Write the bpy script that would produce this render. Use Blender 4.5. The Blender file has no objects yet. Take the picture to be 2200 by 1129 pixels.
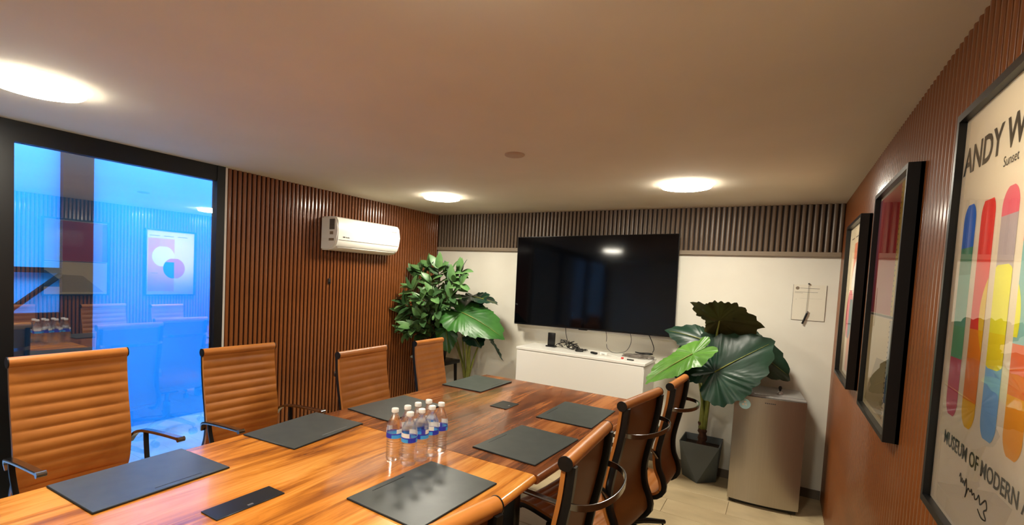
import bpy, bmesh, math, random
from mathutils import Vector, Matrix, Euler
S = bpy.context.scene
COL = S.collection
random.seed(7)
PI = math.pi

# ------------------------------------------------------------------ camera, world, exposure
XL, XR, YB, YF, H = -3.24, 0.344, 4.32, -1.6, 2.146
yaw, pitch, roll, CH = -0.562, -0.051, 0.051, 1.502
fwd = Vector((math.sin(yaw)*math.cos(pitch), math.cos(yaw)*math.cos(pitch), math.sin(pitch)))
rgt = Vector((math.cos(yaw), -math.sin(yaw), 0)); upv = rgt.cross(fwd)
cR = math.cos(roll)*rgt + math.sin(roll)*upv
cU = -math.sin(roll)*rgt + math.cos(roll)*upv
cam_d = bpy.data.cameras.new('camera'); cam = bpy.data.objects.new('camera', cam_d); COL.objects.link(cam)
M = Matrix((cR, cU, -fwd)).transposed().to_4x4(); M.translation = Vector((0, 0, CH)); cam.matrix_world = M
cam_d.sensor_width = 36; cam_d.sensor_fit = 'HORIZONTAL'; cam_d.lens = 1045.72/2200*36
cam_d.shift_x = (1100-1021.5)/2200; cam_d.shift_y = (647.3-564.5)/2200
cam_d.clip_start = 0.02
S.camera = cam
W = bpy.data.worlds.new('sky'); S.world = W; W.use_nodes = True
W.node_tree.nodes['Background'].inputs[0].default_value = (0.25, 0.62, 1.0, 1)
W.node_tree.nodes['Background'].inputs[1].default_value = 2.6
S.view_settings.view_transform = 'Standard'; S.view_settings.look = 'None'
S.view_settings.gamma = 1; S.view_settings.use_curve_mapping = False
S.view_settings.exposure = 2.25
LAMP_STRENGTH = 26.0
LAMP_COLOUR = (1.0, 0.93, 0.78, 1)

# ------------------------------------------------------------------ materials
def srgb(r, g, b):
    f = lambda c: (c/255)/12.92 if c/255 <= .04045 else ((c/255+.055)/1.055)**2.4
    return (f(r), f(g), f(b), 1)
def mat(name, col, rough=.5, metal=0., spec=.5, coat=0., emis=None, trans=0., ior=1.45):
    m = bpy.data.materials.new(name); m.use_nodes = True
    b = m.node_tree.nodes['Principled BSDF']
    b.inputs['Base Color'].default_value = col; b.inputs['Roughness'].default_value = rough
    b.inputs['Metallic'].default_value = metal; b.inputs['Specular IOR Level'].default_value = spec
    b.inputs['Coat Weight'].default_value = coat; b.inputs['Coat Roughness'].default_value = .08
    b.inputs['Transmission Weight'].default_value = trans; b.inputs['IOR'].default_value = ior
    if emis: b.inputs['Emission Color'].default_value = emis[0]; b.inputs['Emission Strength'].default_value = emis[1]
    return m
def noisy(m, cols, scale=(1, 1, 1), detail=4, nscale=5., bump=0., distort=0., coords='Object', rough=None):
    nt = m.node_tree; b = nt.nodes['Principled BSDF']
    tc = nt.nodes.new('ShaderNodeTexCoord'); mp = nt.nodes.new('ShaderNodeMapping'); nz = nt.nodes.new('ShaderNodeTexNoise')
    cr = nt.nodes.new('ShaderNodeValToRGB')
    mp.inputs['Scale'].default_value = scale
    nz.inputs['Scale'].default_value = nscale; nz.inputs['Detail'].default_value = detail; nz.inputs['Distortion'].default_value = distort
    nt.links.new(tc.outputs[coords], mp.inputs[0]); nt.links.new(mp.outputs[0], nz.inputs['Vector']); nt.links.new(nz.outputs[0], cr.inputs[0])
    el = cr.color_ramp.elements
    while len(el) < len(cols): el.new(.5)
    for i, (p, c) in enumerate(cols): el[i].position = p; el[i].color = c
    nt.links.new(cr.outputs[0], b.inputs['Base Color'])
    if bump:
        bp = nt.nodes.new('ShaderNodeBump'); bp.inputs['Strength'].default_value = bump; bp.inputs['Distance'].default_value = .004
        nt.links.new(nz.outputs[0], bp.inputs['Height']); nt.links.new(bp.outputs[0], b.inputs['Normal'])
    return m
def wood_mat(name, dark, mid, light, rough=.25):
    m = mat(name, mid, rough, coat=.35); nt = m.node_tree; b = nt.nodes['Principled BSDF']
    tc = nt.nodes.new('ShaderNodeTexCoord')
    def nz(scale, ns, det, dist):
        mp = nt.nodes.new('ShaderNodeMapping'); mp.inputs['Scale'].default_value = scale
        n = nt.nodes.new('ShaderNodeTexNoise'); n.inputs['Scale'].default_value = ns; n.inputs['Detail'].default_value = det
        n.inputs['Distortion'].default_value = dist; n.inputs['Roughness'].default_value = .62
        nt.links.new(tc.outputs['Object'], mp.inputs[0]); nt.links.new(mp.outputs[0], n.inputs['Vector']); return n
    a = nz((5.6, .5, 1), 2.0, 6, 1.1); c = nz((60, 1.6, 1), 2.0, 4, .3); d = nz((3.0, .8, 1), 1.3, 2, .4)
    m1 = nt.nodes.new('ShaderNodeMath'); m1.operation = 'MULTIPLY_ADD'; m1.inputs[1].default_value = .24
    nt.links.new(c.outputs[0], m1.inputs[0]); nt.links.new(a.outputs[0], m1.inputs[2])
    m2 = nt.nodes.new('ShaderNodeMath'); m2.operation = 'MULTIPLY_ADD'; m2.inputs[1].default_value = .38
    nt.links.new(d.outputs[0], m2.inputs[0]); nt.links.new(m1.outputs[0], m2.inputs[2])
    cr = nt.nodes.new('ShaderNodeValToRGB'); el = cr.color_ramp.elements
    el[0].position = .60; el[0].color = dark; el[1].position = .96; el[1].color = light
    e = el.new(.72); e.color = tuple(.45*dark[i]+.55*mid[i] for i in range(3))+(1,)
    e = el.new(.80); e.color = mid
    nt.links.new(m2.outputs[0], cr.inputs[0]); nt.links.new(cr.outputs[0], b.inputs['Base Color'])
    return m
M_ = {}
M_['ceiling'] = noisy(mat('ceiling_paint', srgb(222, 214, 196), .9), [(0.3, srgb(218, 209, 190)), (.7, srgb(226, 218, 200))], nscale=1.5)
M_['slat'] = noisy(mat('walnut_slat', srgb(130, 70, 35), .34, coat=.6), [(.3, srgb(108, 58, 24)), (.7, srgb(144, 82, 36))], scale=(8, 8, .6), nscale=4, detail=5)
M_['slat_gap'] = mat('slat_backing', srgb(34, 16, 8), .7)
M_['slat_grey'] = noisy(mat('taupe_slat', srgb(120, 95, 75), .35), [(.3, srgb(92, 74, 58)), (.7, srgb(122, 102, 82))], scale=(8, 8, .6), nscale=4, detail=5)
M_['slat_grey_gap'] = mat('taupe_backing', srgb(42, 30, 24), .7)
M_['trim'] = mat('taupe_trim', srgb(140, 124, 104), .5)
M_['wallpaint'] = noisy(mat('white_wall_paint', srgb(240, 236, 222), .75), [(.3, srgb(236, 231, 216)), (.7, srgb(242, 239, 226))], nscale=3, bump=.05)
M_['base'] = mat('grey_brown_baseboard', srgb(112, 100, 86), .5)
M_['plank'] = noisy(mat('beige_floor_plank', srgb(190, 170, 130), .4), [(.25, srgb(168, 150, 116)), (.5, srgb(196, 176, 138)), (.75, srgb(210, 192, 152))], nscale=4.5, detail=6, scale=(1, .5, 1), coords='Object')
M_['joint'] = mat('floor_joint', srgb(120, 104, 80), .8)
M_['black'] = mat('black_frame_metal', srgb(14, 14, 15), .35)
M_['glassframe'] = mat('black_window_frame', srgb(6, 6, 8), .4)
M_['white'] = mat('white_lacquer', srgb(244, 242, 234), .3)
M_['whiteplastic'] = mat('white_plastic', srgb(242, 240, 232), .35)
M_['greyplastic'] = mat('grey_plastic', srgb(120, 112, 104), .5)
M_['screen'] = mat('tv_screen_glass', srgb(3, 4, 7), .075, spec=.38)
M_['bezel'] = mat('tv_black_bezel', srgb(8, 8, 9), .3)
M_['silver'] = mat('silver_trim', srgb(190, 190, 190), .3, metal=.8)
M_['leather'] = noisy(mat('tan_leather', srgb(190, 100, 40), .42), [(.3, srgb(164, 98, 38)), (.7, srgb(184, 114, 48))], nscale=6, detail=4)
M_['leatherback'] = mat('tan_leather_back', srgb(116, 68, 22), .5)
M_['chrome'] = mat('dark_polished_aluminium', srgb(150, 150, 150), .18, metal=1.)
M_['rail'] = mat('black_chair_rail', srgb(9, 8, 8), .38)
M_['padd'] = noisy(mat('charcoal_leatherette', srgb(62, 66, 64), .38), [(.3, srgb(64, 69, 67)), (.7, srgb(74, 79, 76))], nscale=14, bump=.04)
M_['padedge'] = mat('pad_black_edge', srgb(14, 12, 12), .6)
M_['lid'] = mat('black_cable_lid', srgb(34, 36, 37), .35)
M_['wood_a'] = wood_mat('teak_veneer_golden', srgb(124, 62, 20), srgb(214, 132, 46), srgb(236, 166, 78))
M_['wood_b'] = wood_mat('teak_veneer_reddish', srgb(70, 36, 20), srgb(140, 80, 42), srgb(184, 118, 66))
M_['seam'] = mat('table_seam', srgb(40, 20, 10), .6)
M_['steel'] = noisy(mat('brushed_fridge_steel', srgb(140, 128, 110), .30, metal=.92), [(.3, srgb(182, 176, 166)), (.7, srgb(186, 180, 170))], scale=(40, 40, .5), nscale=3)
M_['fridgegrey'] = mat('fridge_grey_cabinet', srgb(150, 148, 146), .35, metal=.3)
M_['potgrey'] = mat('slate_grey_planter', srgb(84, 92, 94), .55)
M_['soil'] = noisy(mat('dark_soil', srgb(40, 28, 20), .9), [(.3, srgb(26, 18, 13)), (.7, srgb(58, 42, 30))], nscale=40, bump=.5)
M_['trunk'] = noisy(mat('brown_trunk', srgb(76, 42, 28), .8), [(.3, srgb(50, 28, 20)), (.7, srgb(100, 64, 40))], nscale=30, bump=.4)
M_['stem'] = noisy(mat('green_stem', srgb(112, 130, 50), .5), [(.3, srgb(80, 92, 34)), (.7, srgb(150, 156, 74))], nscale=14, scale=(1, 1, .3))
M_['ficus'] = noisy(mat('ficus_leaf', srgb(72, 120, 60), .38), [(.3, srgb(50, 92, 48)), (.7, srgb(124, 162, 98))], nscale=5)
M_['ficus_dark'] = mat('ficus_leaf_dark', srgb(52, 82, 46), .4)
M_['leafdark'] = noisy(mat('alocasia_dark_leaf', srgb(30, 66, 48), .36), [(.3, srgb(17, 42, 31)), (.7, srgb(34, 68, 50))], nscale=4)
M_['leafmid'] = noisy(mat('alocasia_mid_leaf', srgb(60, 116, 52), .38), [(.3, srgb(36, 82, 34)), (.7, srgb(66, 118, 50))], nscale=4)
M_['leaflight'] = noisy(mat('alocasia_light_leaf', srgb(112, 176, 60), .35), [(.3, srgb(66, 112, 38)), (.7, srgb(98, 146, 60))], nscale=4)
M_['leafbrown'] = noisy(mat('alocasia_leaf_underside', srgb(58, 56, 22), .55), [(.3, srgb(50, 44, 18)), (.7, srgb(72, 76, 30))], nscale=4)
M_['paper'] = mat('cream_print_paper', srgb(248, 232, 200), .6)
M_['artglass'] = None
M_['ink'] = mat('dark_ink', srgb(58, 54, 44), .6)
M_['darkgrey'] = mat('dark_grey_mark', srgb(70, 70, 70), .5)
M_['patio'] = noisy(mat('patio_blue_paint', srgb(30, 140, 250), .7), [(.3, (0.06, .44, .95, 1)), (.7, (.11, .58, 1., 1))], nscale=1.2, detail=2)
M_['patiofloor'] = noisy(mat('patio_pale_concrete', srgb(200, 205, 215), .7), [(.3, srgb(150, 160, 180)), (.7, srgb(210, 215, 225))], nscale=4)
M_['patiodark'] = mat('patio_dark_timber', srgb(26, 16, 12), .6)
M_['redleather'] = mat('red_plastic', srgb(200, 30, 30), .5)
def flat(name, *rgb):
    if name not in M_: M_[name] = mat(name, srgb(*rgb), .6)
    return M_[name]
def mix_glass(name, refl, tint=(1, 1, 1, 1), rough=0.0):
    m = bpy.data.materials.new(name); m.use_nodes = True; nt = m.node_tree; nt.nodes.clear()
    o = nt.nodes.new('ShaderNodeOutputMaterial'); mx = nt.nodes.new('ShaderNodeMixShader')
    t = nt.nodes.new('ShaderNodeBsdfTransparent'); g = nt.nodes.new('ShaderNodeBsdfGlossy')
    t.inputs[0].default_value = tint; g.inputs['Roughness'].default_value = rough
    if refl is None:
        fr = nt.nodes.new('ShaderNodeFresnel'); fr.inputs[0].default_value = 1.38; nt.links.new(fr.outputs[0], mx.inputs[0])
    else: mx.inputs[0].default_value = refl
    nt.links.new(t.outputs[0], mx.inputs[1]); nt.links.new(g.outputs[0], mx.inputs[2]); nt.links.new(mx.outputs[0], o.inputs[0])
    return m
M_['pane'] = mix_glass('reflective_window_glass', .42, (.85, .92, 1, 1))
M_['artglass'] = mix_glass('picture_glazing', None)
M_['acrylic'] = mix_glass('clear_acrylic', .06, (.97, .96, .93, 1), .1)
def plastic_bottle():
    m = bpy.data.materials.new('clear_water_bottle'); m.use_nodes = True; nt = m.node_tree; nt.nodes.clear()
    o = nt.nodes.new('ShaderNodeOutputMaterial'); mx = nt.nodes.new('ShaderNodeMixShader'); t = nt.nodes.new('ShaderNodeBsdfTransparent')
    g = nt.nodes.new('ShaderNodeBsdfGlass'); g.inputs['IOR'].default_value = 1.28; g.inputs['Roughness'].default_value = .02
    t.inputs[0].default_value = (1, 1, 1, 1); mx.inputs[0].default_value = .42
    gl = nt.nodes.new('ShaderNodeBsdfGlossy'); gl.inputs['Roughness'].default_value = .05; m2 = nt.nodes.new('ShaderNodeMixShader'); lw = nt.nodes.new('ShaderNodeLayerWeight'); lw.inputs[0].default_value = .12; ge = nt.nodes.new('ShaderNodeNewGeometry'); mu = nt.nodes.new('ShaderNodeMath'); mu.operation = 'MULTIPLY_ADD'; mu.inputs[1].default_value = -1; nt.links.new(ge.outputs['Backfacing'], mu.inputs[0]); nt.links.new(lw.outputs['Fresnel'], mu.inputs[2]); mu.use_clamp = True
    nt.links.new(t.outputs[0], mx.inputs[1]); nt.links.new(g.outputs[0], mx.inputs[2]); nt.links.new(mu.outputs[0], m2.inputs[0]); nt.links.new(mx.outputs[0], m2.inputs[1]); nt.links.new(gl.outputs[0], m2.inputs[2]); nt.links.new(m2.outputs[0], o.inputs[0]); return m
M_['bottle'] = plastic_bottle()
M_['lamp'] = mat('lamp_diffuser', (1, 1, 1, 1), .5, emis=(LAMP_COLOUR, LAMP_STRENGTH))

M_['slat'].node_tree.nodes['Principled BSDF'].inputs['Coat Roughness'].default_value = .13

# ------------------------------------------------------------------ helpers
def link(name, me, m=None, parent=None, loc=None, smooth=False):
    o = bpy.data.objects.new(name, me); COL.objects.link(o)
    if m and not me.materials: me.materials.append(m)
    if parent: o.parent = parent
    if loc is not None: o.location = loc
    return o
def bm_done(bm, name, m, parent=None, loc=None, smooth=False, auto=None):
    bmesh.ops.recalc_face_normals(bm, faces=bm.faces)
    me = bpy.data.meshes.new(name); bm.to_mesh(me); bm.free()
    if smooth:
        me.polygons.foreach_set('use_smooth', [True]*len(me.polygons))
        if auto is not None: me.set_sharp_from_angle(angle=math.radians(auto))
    return link(name, me, m, parent, loc)
def add_box(bm, x0, x1, y0, y1, z0, z1, bev=0., seg=2):
    r = bmesh.ops.create_cube(bm, size=1)
    vs = r['verts']
    for v in vs: v.co = Vector(((x0+x1)/2+v.co.x*(x1-x0), (y0+y1)/2+v.co.y*(y1-y0), (z0+z1)/2+v.co.z*(z1-z0)))
    if bev:
        es = list({e for v in vs for e in v.link_edges})
        bmesh.ops.bevel(bm, geom=es, offset=bev, segments=seg, profile=.5, affect='EDGES')
def box(name, x0, x1, y0, y1, z0, z1, m, parent=None, bev=0., seg=2):
    """box whose origin is its own centre of the base"""
    c = Vector(((x0+x1)/2, (y0+y1)/2, z0)); bm = bmesh.new()
    add_box(bm, x0-c.x, x1-c.x, y0-c.y, y1-c.y, 0, z1-z0, bev, seg)
    return bm_done(bm, name, m, parent, c, smooth=bool(bev), auto=40)
def add_cyl(bm, p0, p1, r0, r1=None, n=16, caps=True):
    r1 = r0 if r1 is None else r1
    p0, p1 = Vector(p0), Vector(p1); d = (p1-p0)
    q = d.to_track_quat('Z', 'Y').to_matrix()
    a = [bm.verts.new(p0+q@Vector((r0*math.cos(2*PI*i/n), r0*math.sin(2*PI*i/n), 0))) for i in range(n)]
    b = [bm.verts.new(p1+q@Vector((r1*math.cos(2*PI*i/n), r1*math.sin(2*PI*i/n), 0))) for i in range(n)]
    for i in range(n): bm.faces.new((a[i], a[(i+1) % n], b[(i+1) % n], b[i]))
    if caps: bm.faces.new(a[::-1]); bm.faces.new(b)
def add_tube(bm, pts, r, n=8, rz=None, caps=True, flatdir=None):
    """swept tube along pts; r number or list; flatdir: (vector, w, t) gives a flat strip section"""
    pts = [Vector(p) for p in pts]; rings = []
    prev = None
    for i, p in enumerate(pts):
        t = (pts[min(i+1, len(pts)-1)]-pts[max(i-1, 0)]).normalized()
        if flatdir: s = Vector(flatdir[0]).normalized(); u = t.cross(s).normalized()
        else:
            ref = prev if prev is not None else (Vector((0, 0, 1)) if abs(t.z) < .9 else Vector((1, 0, 0)))
            u = (ref-t*ref.dot(t)).normalized(); s = t.cross(u); prev = u
        rr = r[i] if isinstance(r, (list, tuple)) else r
        if flatdir:
            w, th = flatdir[1]/2, flatdir[2]/2
            ring = [bm.verts.new(p+s*a*w+u*b*th) for a, b in ((-1, -.5), (-.9, -1), (.9, -1), (1, -.5), (1, .5), (.9, 1), (-.9, 1), (-1, .5))]
        else: ring = [bm.verts.new(p+u*rr*math.cos(2*PI*k/n)+s*rr*math.sin(2*PI*k/n)) for k in range(n)]
        rings.append(ring)
    k = len(rings[0])
    for a, b in zip(rings, rings[1:]):
        for j in range(k): bm.faces.new((a[j], a[(j+1) % k], b[(j+1) % k], b[j]))
    if caps: bm.faces.new(rings[0][::-1]); bm.faces.new(rings[-1])
def add_lathe(bm, prof, n=24, ax=(0, 0, 0), closed_top=True):
    ax = Vector(ax); rings = []
    for r, z in prof: rings.append([bm.verts.new(ax+Vector((r*math.cos(2*PI*i/n), r*math.sin(2*PI*i/n), z))) for i in range(n)])
    for a, b in zip(rings, rings[1:]):
        for j in range(n): bm.faces.new((a[j], a[(j+1) % n], b[(j+1) % n], b[j]))
    if closed_top: bm.faces.new(rings[0][::-1]); bm.faces.new(rings[-1])
def smooth_path(pts, k=4):
    P = [Vector(p) for p in pts]; out = []
    for i in range(len(P)-1):
        a, b, c, d = P[max(i-1, 0)], P[i], P[i+1], P[min(i+2, len(P)-1)]
        for j in range(k):
            t = j/k; out.append(.5*((2*b)+(c-a)*t+(2*a-5*b+4*c-d)*t*t+(3*b-a-3*c+d)*t**3))
    out.append(P[-1]); return out
def thing(name, label, cat, loc=(0, 0, 0), rz=0, group=None):
    o = bpy.data.objects.new(name, None); COL.objects.link(o); o.empty_display_size = .1
    o.location = loc; o.rotation_euler = (0, 0, rz); return tag(o, label, cat, group)
def tag(o, label, cat, group=None, kind=None):
    o['label'] = label; o['category'] = cat
    if group: o['group'] = group
    if kind: o['kind'] = kind
    return o
def struct(o): o['kind'] = 'structure'; return o
def dup(root, loc, rz, label=None, group=None, scale=None):
    r = root.copy(); COL.objects.link(r); r.location = loc; r.rotation_euler = (0, 0, rz)
    if scale: r.scale = scale
    if label: r['label'] = label
    if group: r['group'] = group
    for ch in list(root.children):
        c = ch.copy(); COL.objects.link(c); c.parent = r
        for g in list(ch.children):
            d = g.copy(); COL.objects.link(d); d.parent = c
    return r

# ------------------------------------------------------------------ room shell
T = .1
struct(box('floor', XL-.06, XR+T, YF-T, YB+T, -.12, -.004, M_['joint']))
FL = bpy.data.objects['floor']
pw, pl = .235, .94; n = 0
bmp = bmesh.new(); add_box(bmp, -pw/2+.0015, pw/2-.0015, -pl/2+.0015, pl/2-.0015, 0, .006, .0012, 1)
plank0 = bpy.data.meshes.new('plank'); bmp.to_mesh(plank0); bmp.free(); plank0.materials.append(M_['plank'])
i = 0; y = YB-pw/2
while y > YF:
    off = (i*.37) % pl; x = XL-off+pl/2
    while x-pl/2 < XR:
        x0, x1 = max(x-pl/2, XL), min(x+pl/2, XR)
        if x1-x0 > .03:
            me = plank0
            p = bpy.data.objects.new('plank', me); COL.objects.link(p); p.parent = FL
            p.matrix_parent_inverse = Matrix.Translation(FL.location).inverted()
            p.location = ((x0+x1)/2, y, -.006); p.rotation_euler = (0, 0, PI/2 if n % 2 else -PI/2); p.scale = (1, (x1-x0)/pl, 1)
        x += pl; n += 1
    y -= pw; i += 1
struct(box('ceiling', XL-.06, XR+T, YF-T, YB+T, H, H+.1, M_['ceiling']))
struct(box('wall_back', XL-.06, XR+T, YB, YB+T, -.004, H, M_['wallpaint']))
struct(box('wall_right', XR+.002, XR+T, YF, YB, -.004, H, M_['slat_gap']))
struct(box('wall_front', XL-.06, XR+T, YF-T, YF, -.004, H, M_['wallpaint']))
struct(box('wall_left', XL-.06, XL-.002, 1.903, YB, -.004, H, M_['slat_gap']))
wl2 = struct(box('wall_left_rear', XL-.06, XL, YF, -1.45, -.004, H, M_['slat_gap']))
wl2.name = 'wall_left_corner'
WB, WRt, WL = (bpy.data.objects[k] for k in ('wall_back', 'wall_right', 'wall_left'))
def slat_mesh(w, d, h, m):
    """protrudes along +X, width along Y"""
    me = bpy.data.meshes.new('slat'); s = w/2
    prof = [(0, -s), (d*.74, -s), (d*.81, -s*.93), (d, -s*.36), (d, s*.36), (d*.81, s*.93), (d*.74, s), (0, s)]; N_ = len(prof)
    v = [(a, b, z) for z in (0, h) for a, b in prof]
    f = [(j, (j+1) % N_, N_+(j+1) % N_, N_+j) for j in range(N_)]+[tuple(range(N_-1, -1, -1)), tuple(range(N_, 2*N_))]
    me.from_pydata(v, [], f); me.materials.append(m); return me
def child(name, me, parent, loc, rz=0):
    o = bpy.data.objects.new(name, me); COL.objects.link(o); o.parent = parent
    o.matrix_parent_inverse = Matrix.Translation(parent.location).inverted()
    o.location = loc; o.rotation_euler = (0, 0, rz); return o
PITCH = .0363
sm = slat_mesh(.0225, .015, H, M_['slat'])
k = 0
while 1.915+k*PITCH < YB-.02:
    child('slat', sm, WL, (XL-.002, 1.922+k*PITCH, 0)); k += 1
k = 0
while YB-.012-k*PITCH > -1.6:
    child('slat', sm, WRt, (XR+.002, YB-.012-k*PITCH, 0), PI); k += 1
# back wall band of slats
box('slat_band_backing', XL, XR, YB-.012, YB, 1.80, H, M_['slat_grey_gap'], WB).location = Vector(((XL+XR)/2, YB-.006, 1.80))-WB.location
gm = slat_mesh(.024, .016, H-1.80, M_['slat_grey'])
k = 0
while XL+.02+k*.0375 < XR-.01:
    child('slat', gm, WB, (XL+.03+k*.0375, YB-.012, 1.80), -PI/2); k += 1
struct(box('trim_1', XL, XR-.016, YB-.035, YB, 1.768, 1.80, M_['trim']))
struct(box('baseboard_back', XL, XR-.016, YB-.012, YB, 0, .065, M_['base']))
# left jamb beside the glass: thin white strip
struct(box('trim_2', XL-.02, XL+.012, 1.878, 1.9025, 0, H, M_['whiteplastic']))

# ------------------------------------------------------------------ glass partition (left, towards the camera)
win = struct(thing('window_1', '', 'window', (XL, 0, 0)))
del win['label'], win['category']
def wbox(name, x0, x1, y0, y1, z0, z1, m):
    o = box(name, x0, x1, y0, y1, z0, z1, m, win); o.location = o.location-Vector((XL, 0, 0)); return o
wbox('window_post', XL-.03, XL+.03, 1.822, 1.877, 0, H, M_['glassframe'])
wbox('window_post', XL-.03, XL+.03, .745, .815, 0, H-.001, M_['glassframe'])
wbox('window_post', XL-.03, XL+.03, -.39, -.32, 0, H-.001, M_['glassframe'])
wbox('window_post', XL-.03, XL+.03, -1.45, -1.40, 0, H, M_['glassframe'])
for a, b in ((.815, 1.822), (-.32, .745), (-1.40, -.39)):
    wbox('window_header', XL-.025, XL+.025, a, b, 2.045, H, M_['glassframe'])
    wbox('window_sill', XL-.025, XL+.025, a, b, 0, .035, M_['glassframe'])
    wbox('window_pane', XL-.004, XL+.004, a, b, .035, 2.045, M_['pane'])
# ------------------------------------------------------------------ patio beyond the glass, open to the sky
struct(box('floor_patio', -5.2, XL-.06, -3., 5.0, -.1, -.004, M_['patiofloor']))
pwall = struct(box('wall_patio', -4.95, -4.85, 1.2, 5.0, -.004, 3.1, M_['patio']))
struct(box('wall_patio_end', -4.85, XL-.06, 4.45, 4.55, -.004, 3.1, M_['patio']))
struct(box('wall_patio_near', -4.95, -4.85, -3., .35, -.004, 3.1, M_['patiodark']))  # this unseen wall and the next are dark so the television reflects dark
struct(box('wall_patio_rear', -4.85, XL-.06, -3.1, -3., -.004, 3.1, M_['patiodark']))
for x_ in (-4.42, -3.98):  # cloth panels added to put pale streaks in the television's reflection
    cu_ = thing('reflection_panel', 'pale blue cloth panel added at the rear end of the patio, for a pale streak reflected in the television', 'reflection_panel', (x_, -2.97, 0))
    if x_ > -4.2: cu_['label'] = 'pale cloth panel added at the rear end of the patio, the one nearer the glass partition'
    bm = bmesh.new(); add_tube(bm, [(-.16+.02*i, .02*math.sin(i*1.3), 1.3) for i in range(17)], 1, flatdir=((0, 0, 1), 2.5, .01)); bm_done(bm, 'cloth', flat('reflection_panel_blue', 150, 158, 172), cu_, smooth=True)
    bm = bmesh.new(); add_cyl(bm, (-.19, 0, 2.57), (.19, 0, 2.57), .012, n=10); bm_done(bm, 'rod', M_['black'], cu_)
struct(box('wall_patio_timber', -4.98, -4.86, .35, 1.2, -.004, 3.1, M_['patiodark']))
scr = thing('timber_screen', 'dark timber screen with a diagonal brace, seen through the glass beside the blue wall', 'screen', (-4.8, 1.45, 0))
for nm, y0, y1, z0, z1 in (('post', 1.50, 1.70, 0, 2.8), ('rail', 1.0, 1.50, 0, 1.05), ('rail', 1.0, 1.50, 1.36, 1.40)):
    o = box(nm, -4.84, -4.78, y0, y1, z0, z1, M_['patiodark'], scr); o.location = o.location-scr.location
bm = bmesh.new(); add_tube(bm, [(0, -.25, 1.08), (0, .08, 1.38)], .02, 6); bm_done(bm, 'brace', M_['patiodark'], scr, (.0, 0, 0))

# ------------------------------------------------------------------ ceiling lamps
lm = thing('ceiling_light', 'round surface-mounted lamp on the ceiling between the air conditioner and the television', 'ceiling lamp', (-2.43, 3.26, H), group='round ceiling lamps')
bm = bmesh.new(); add_lathe(bm, [(.14, 0), (.15, -.003), (.15, -.018), (.145, -.02)], 40); bm_done(bm, 'rim', mat('lamp_rim', srgb(250, 246, 235), .5, emis=(LAMP_COLOUR, 3.0)), lm, smooth=True, auto=30)
bm = bmesh.new(); add_lathe(bm, [(.143, -.0195), (.143, -.024), (.12, -.029), (.05, -.032)], 40); bm_done(bm, 'diffuser', M_['lamp'], lm, smooth=True)
dup(lm, (-.56, 3.30, H), 0, 'round surface-mounted lamp on the ceiling above the broad-leaved plant, right of the television')
dup(lm, (-2.43, .68, H), 0, 'large round ceiling lamp at the left edge of the picture, over the glass partition')
dup(lm, (-.50, .66, H), 0, 'round ceiling lamp just above the top edge of the picture, over the near right chairs')
o = None
bm = bmesh.new(); add_lathe(bm, [(.052, 0), (.052, -.006), (.046, -.01), (.03, -.011)], 32)
tag(bm_done(bm, 'ceiling_cover', mat('beige_cover_plate', srgb(186, 160, 136), .6), None, (-1.23, 2.262, H-.0002), True, 40), 'small round beige cover plate in the middle of the ceiling', 'cover plate')

# ------------------------------------------------------------------ tables
def table(name, label, L, m, loc, rz, shear, lid):
    t = thing(name, label, 'table', loc, rz)
    bm = bmesh.new(); r = .019; w = .6
    prof = [(-w, .712)] + [(-w-r*math.sin(a), .731-r*math.cos(a)) for a in [PI*j/10 for j in range(0, 11)]]
    prof = [(-w-r*math.sin(PI*j/10), .731-r*math.cos(PI*j/10)) for j in range(11)]+[(w+r*math.sin(PI*j/10), .731+r*math.cos(PI*j/10)) for j in range(11)]
    a = [bm.verts.new((x, -L/2+.0007, z)) for x, z in prof]; b = [bm.verts.new((x+shear*L, L/2-.0007, z)) for x, z in prof]
    k = len(prof)
    for j in range(k): bm.faces.new((a[j], b[j], b[(j+1) % k], a[(j+1) % k]))
    bm.faces.new(a); bm.faces.new(b[::-1])
    bm_done(bm, 'tabletop', m, t, smooth=True, auto=50)
    for sx in (-1, 1):
        for sy in (-1, 1):
            o = box('leg', sx*.38-.03, sx*.38+.03, sy*(L/2-.25)-.03, sy*(L/2-.25)+.03, 0, .68, M_['black'], t, .004)
    for sy in (-1, 1): box('crossbar', -.41, .41, sy*(L/2-.25)-.025, sy*(L/2-.25)+.025, .68, .712, M_['black'], t)
    o = box('cable_lid', lid[0], lid[1], lid[2], lid[3], .7502, .754, M_['lid'], t, .0012, 1)
    o['label'] = 'flat black cable box lid set in the tabletop'
    box('lid_button', (lid[0]+lid[1])/2+.028, (lid[0]+lid[1])/2+.036, (lid[2]+lid[3])/2-.012, (lid[2]+lid[3])/2+.006, .754, .7548, M_['silver'], o).location = Vector((.03, 0, .0038))
    return t
tn = table('conference_table', 'near golden wood conference table carrying the water bottles, bottom left of the picture', 1.51, M_['wood_a'], (-1.368, .94, 0), 0, 0, (-.065+.05-.035, .035+.02-.02, -.04, .19))
bpy.data.objects['cable_lid'].location += Vector((-.013, -.115, 0))
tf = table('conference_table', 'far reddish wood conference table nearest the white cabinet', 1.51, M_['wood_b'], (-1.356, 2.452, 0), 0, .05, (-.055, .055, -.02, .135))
ld = [c for c in tf.children if c.name.startswith('cable_lid')][0]; ld.location = Vector((.016, .056, .7502)); ld.rotation_euler[2] = -.02
ld.name = 'cable_lid'

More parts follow.
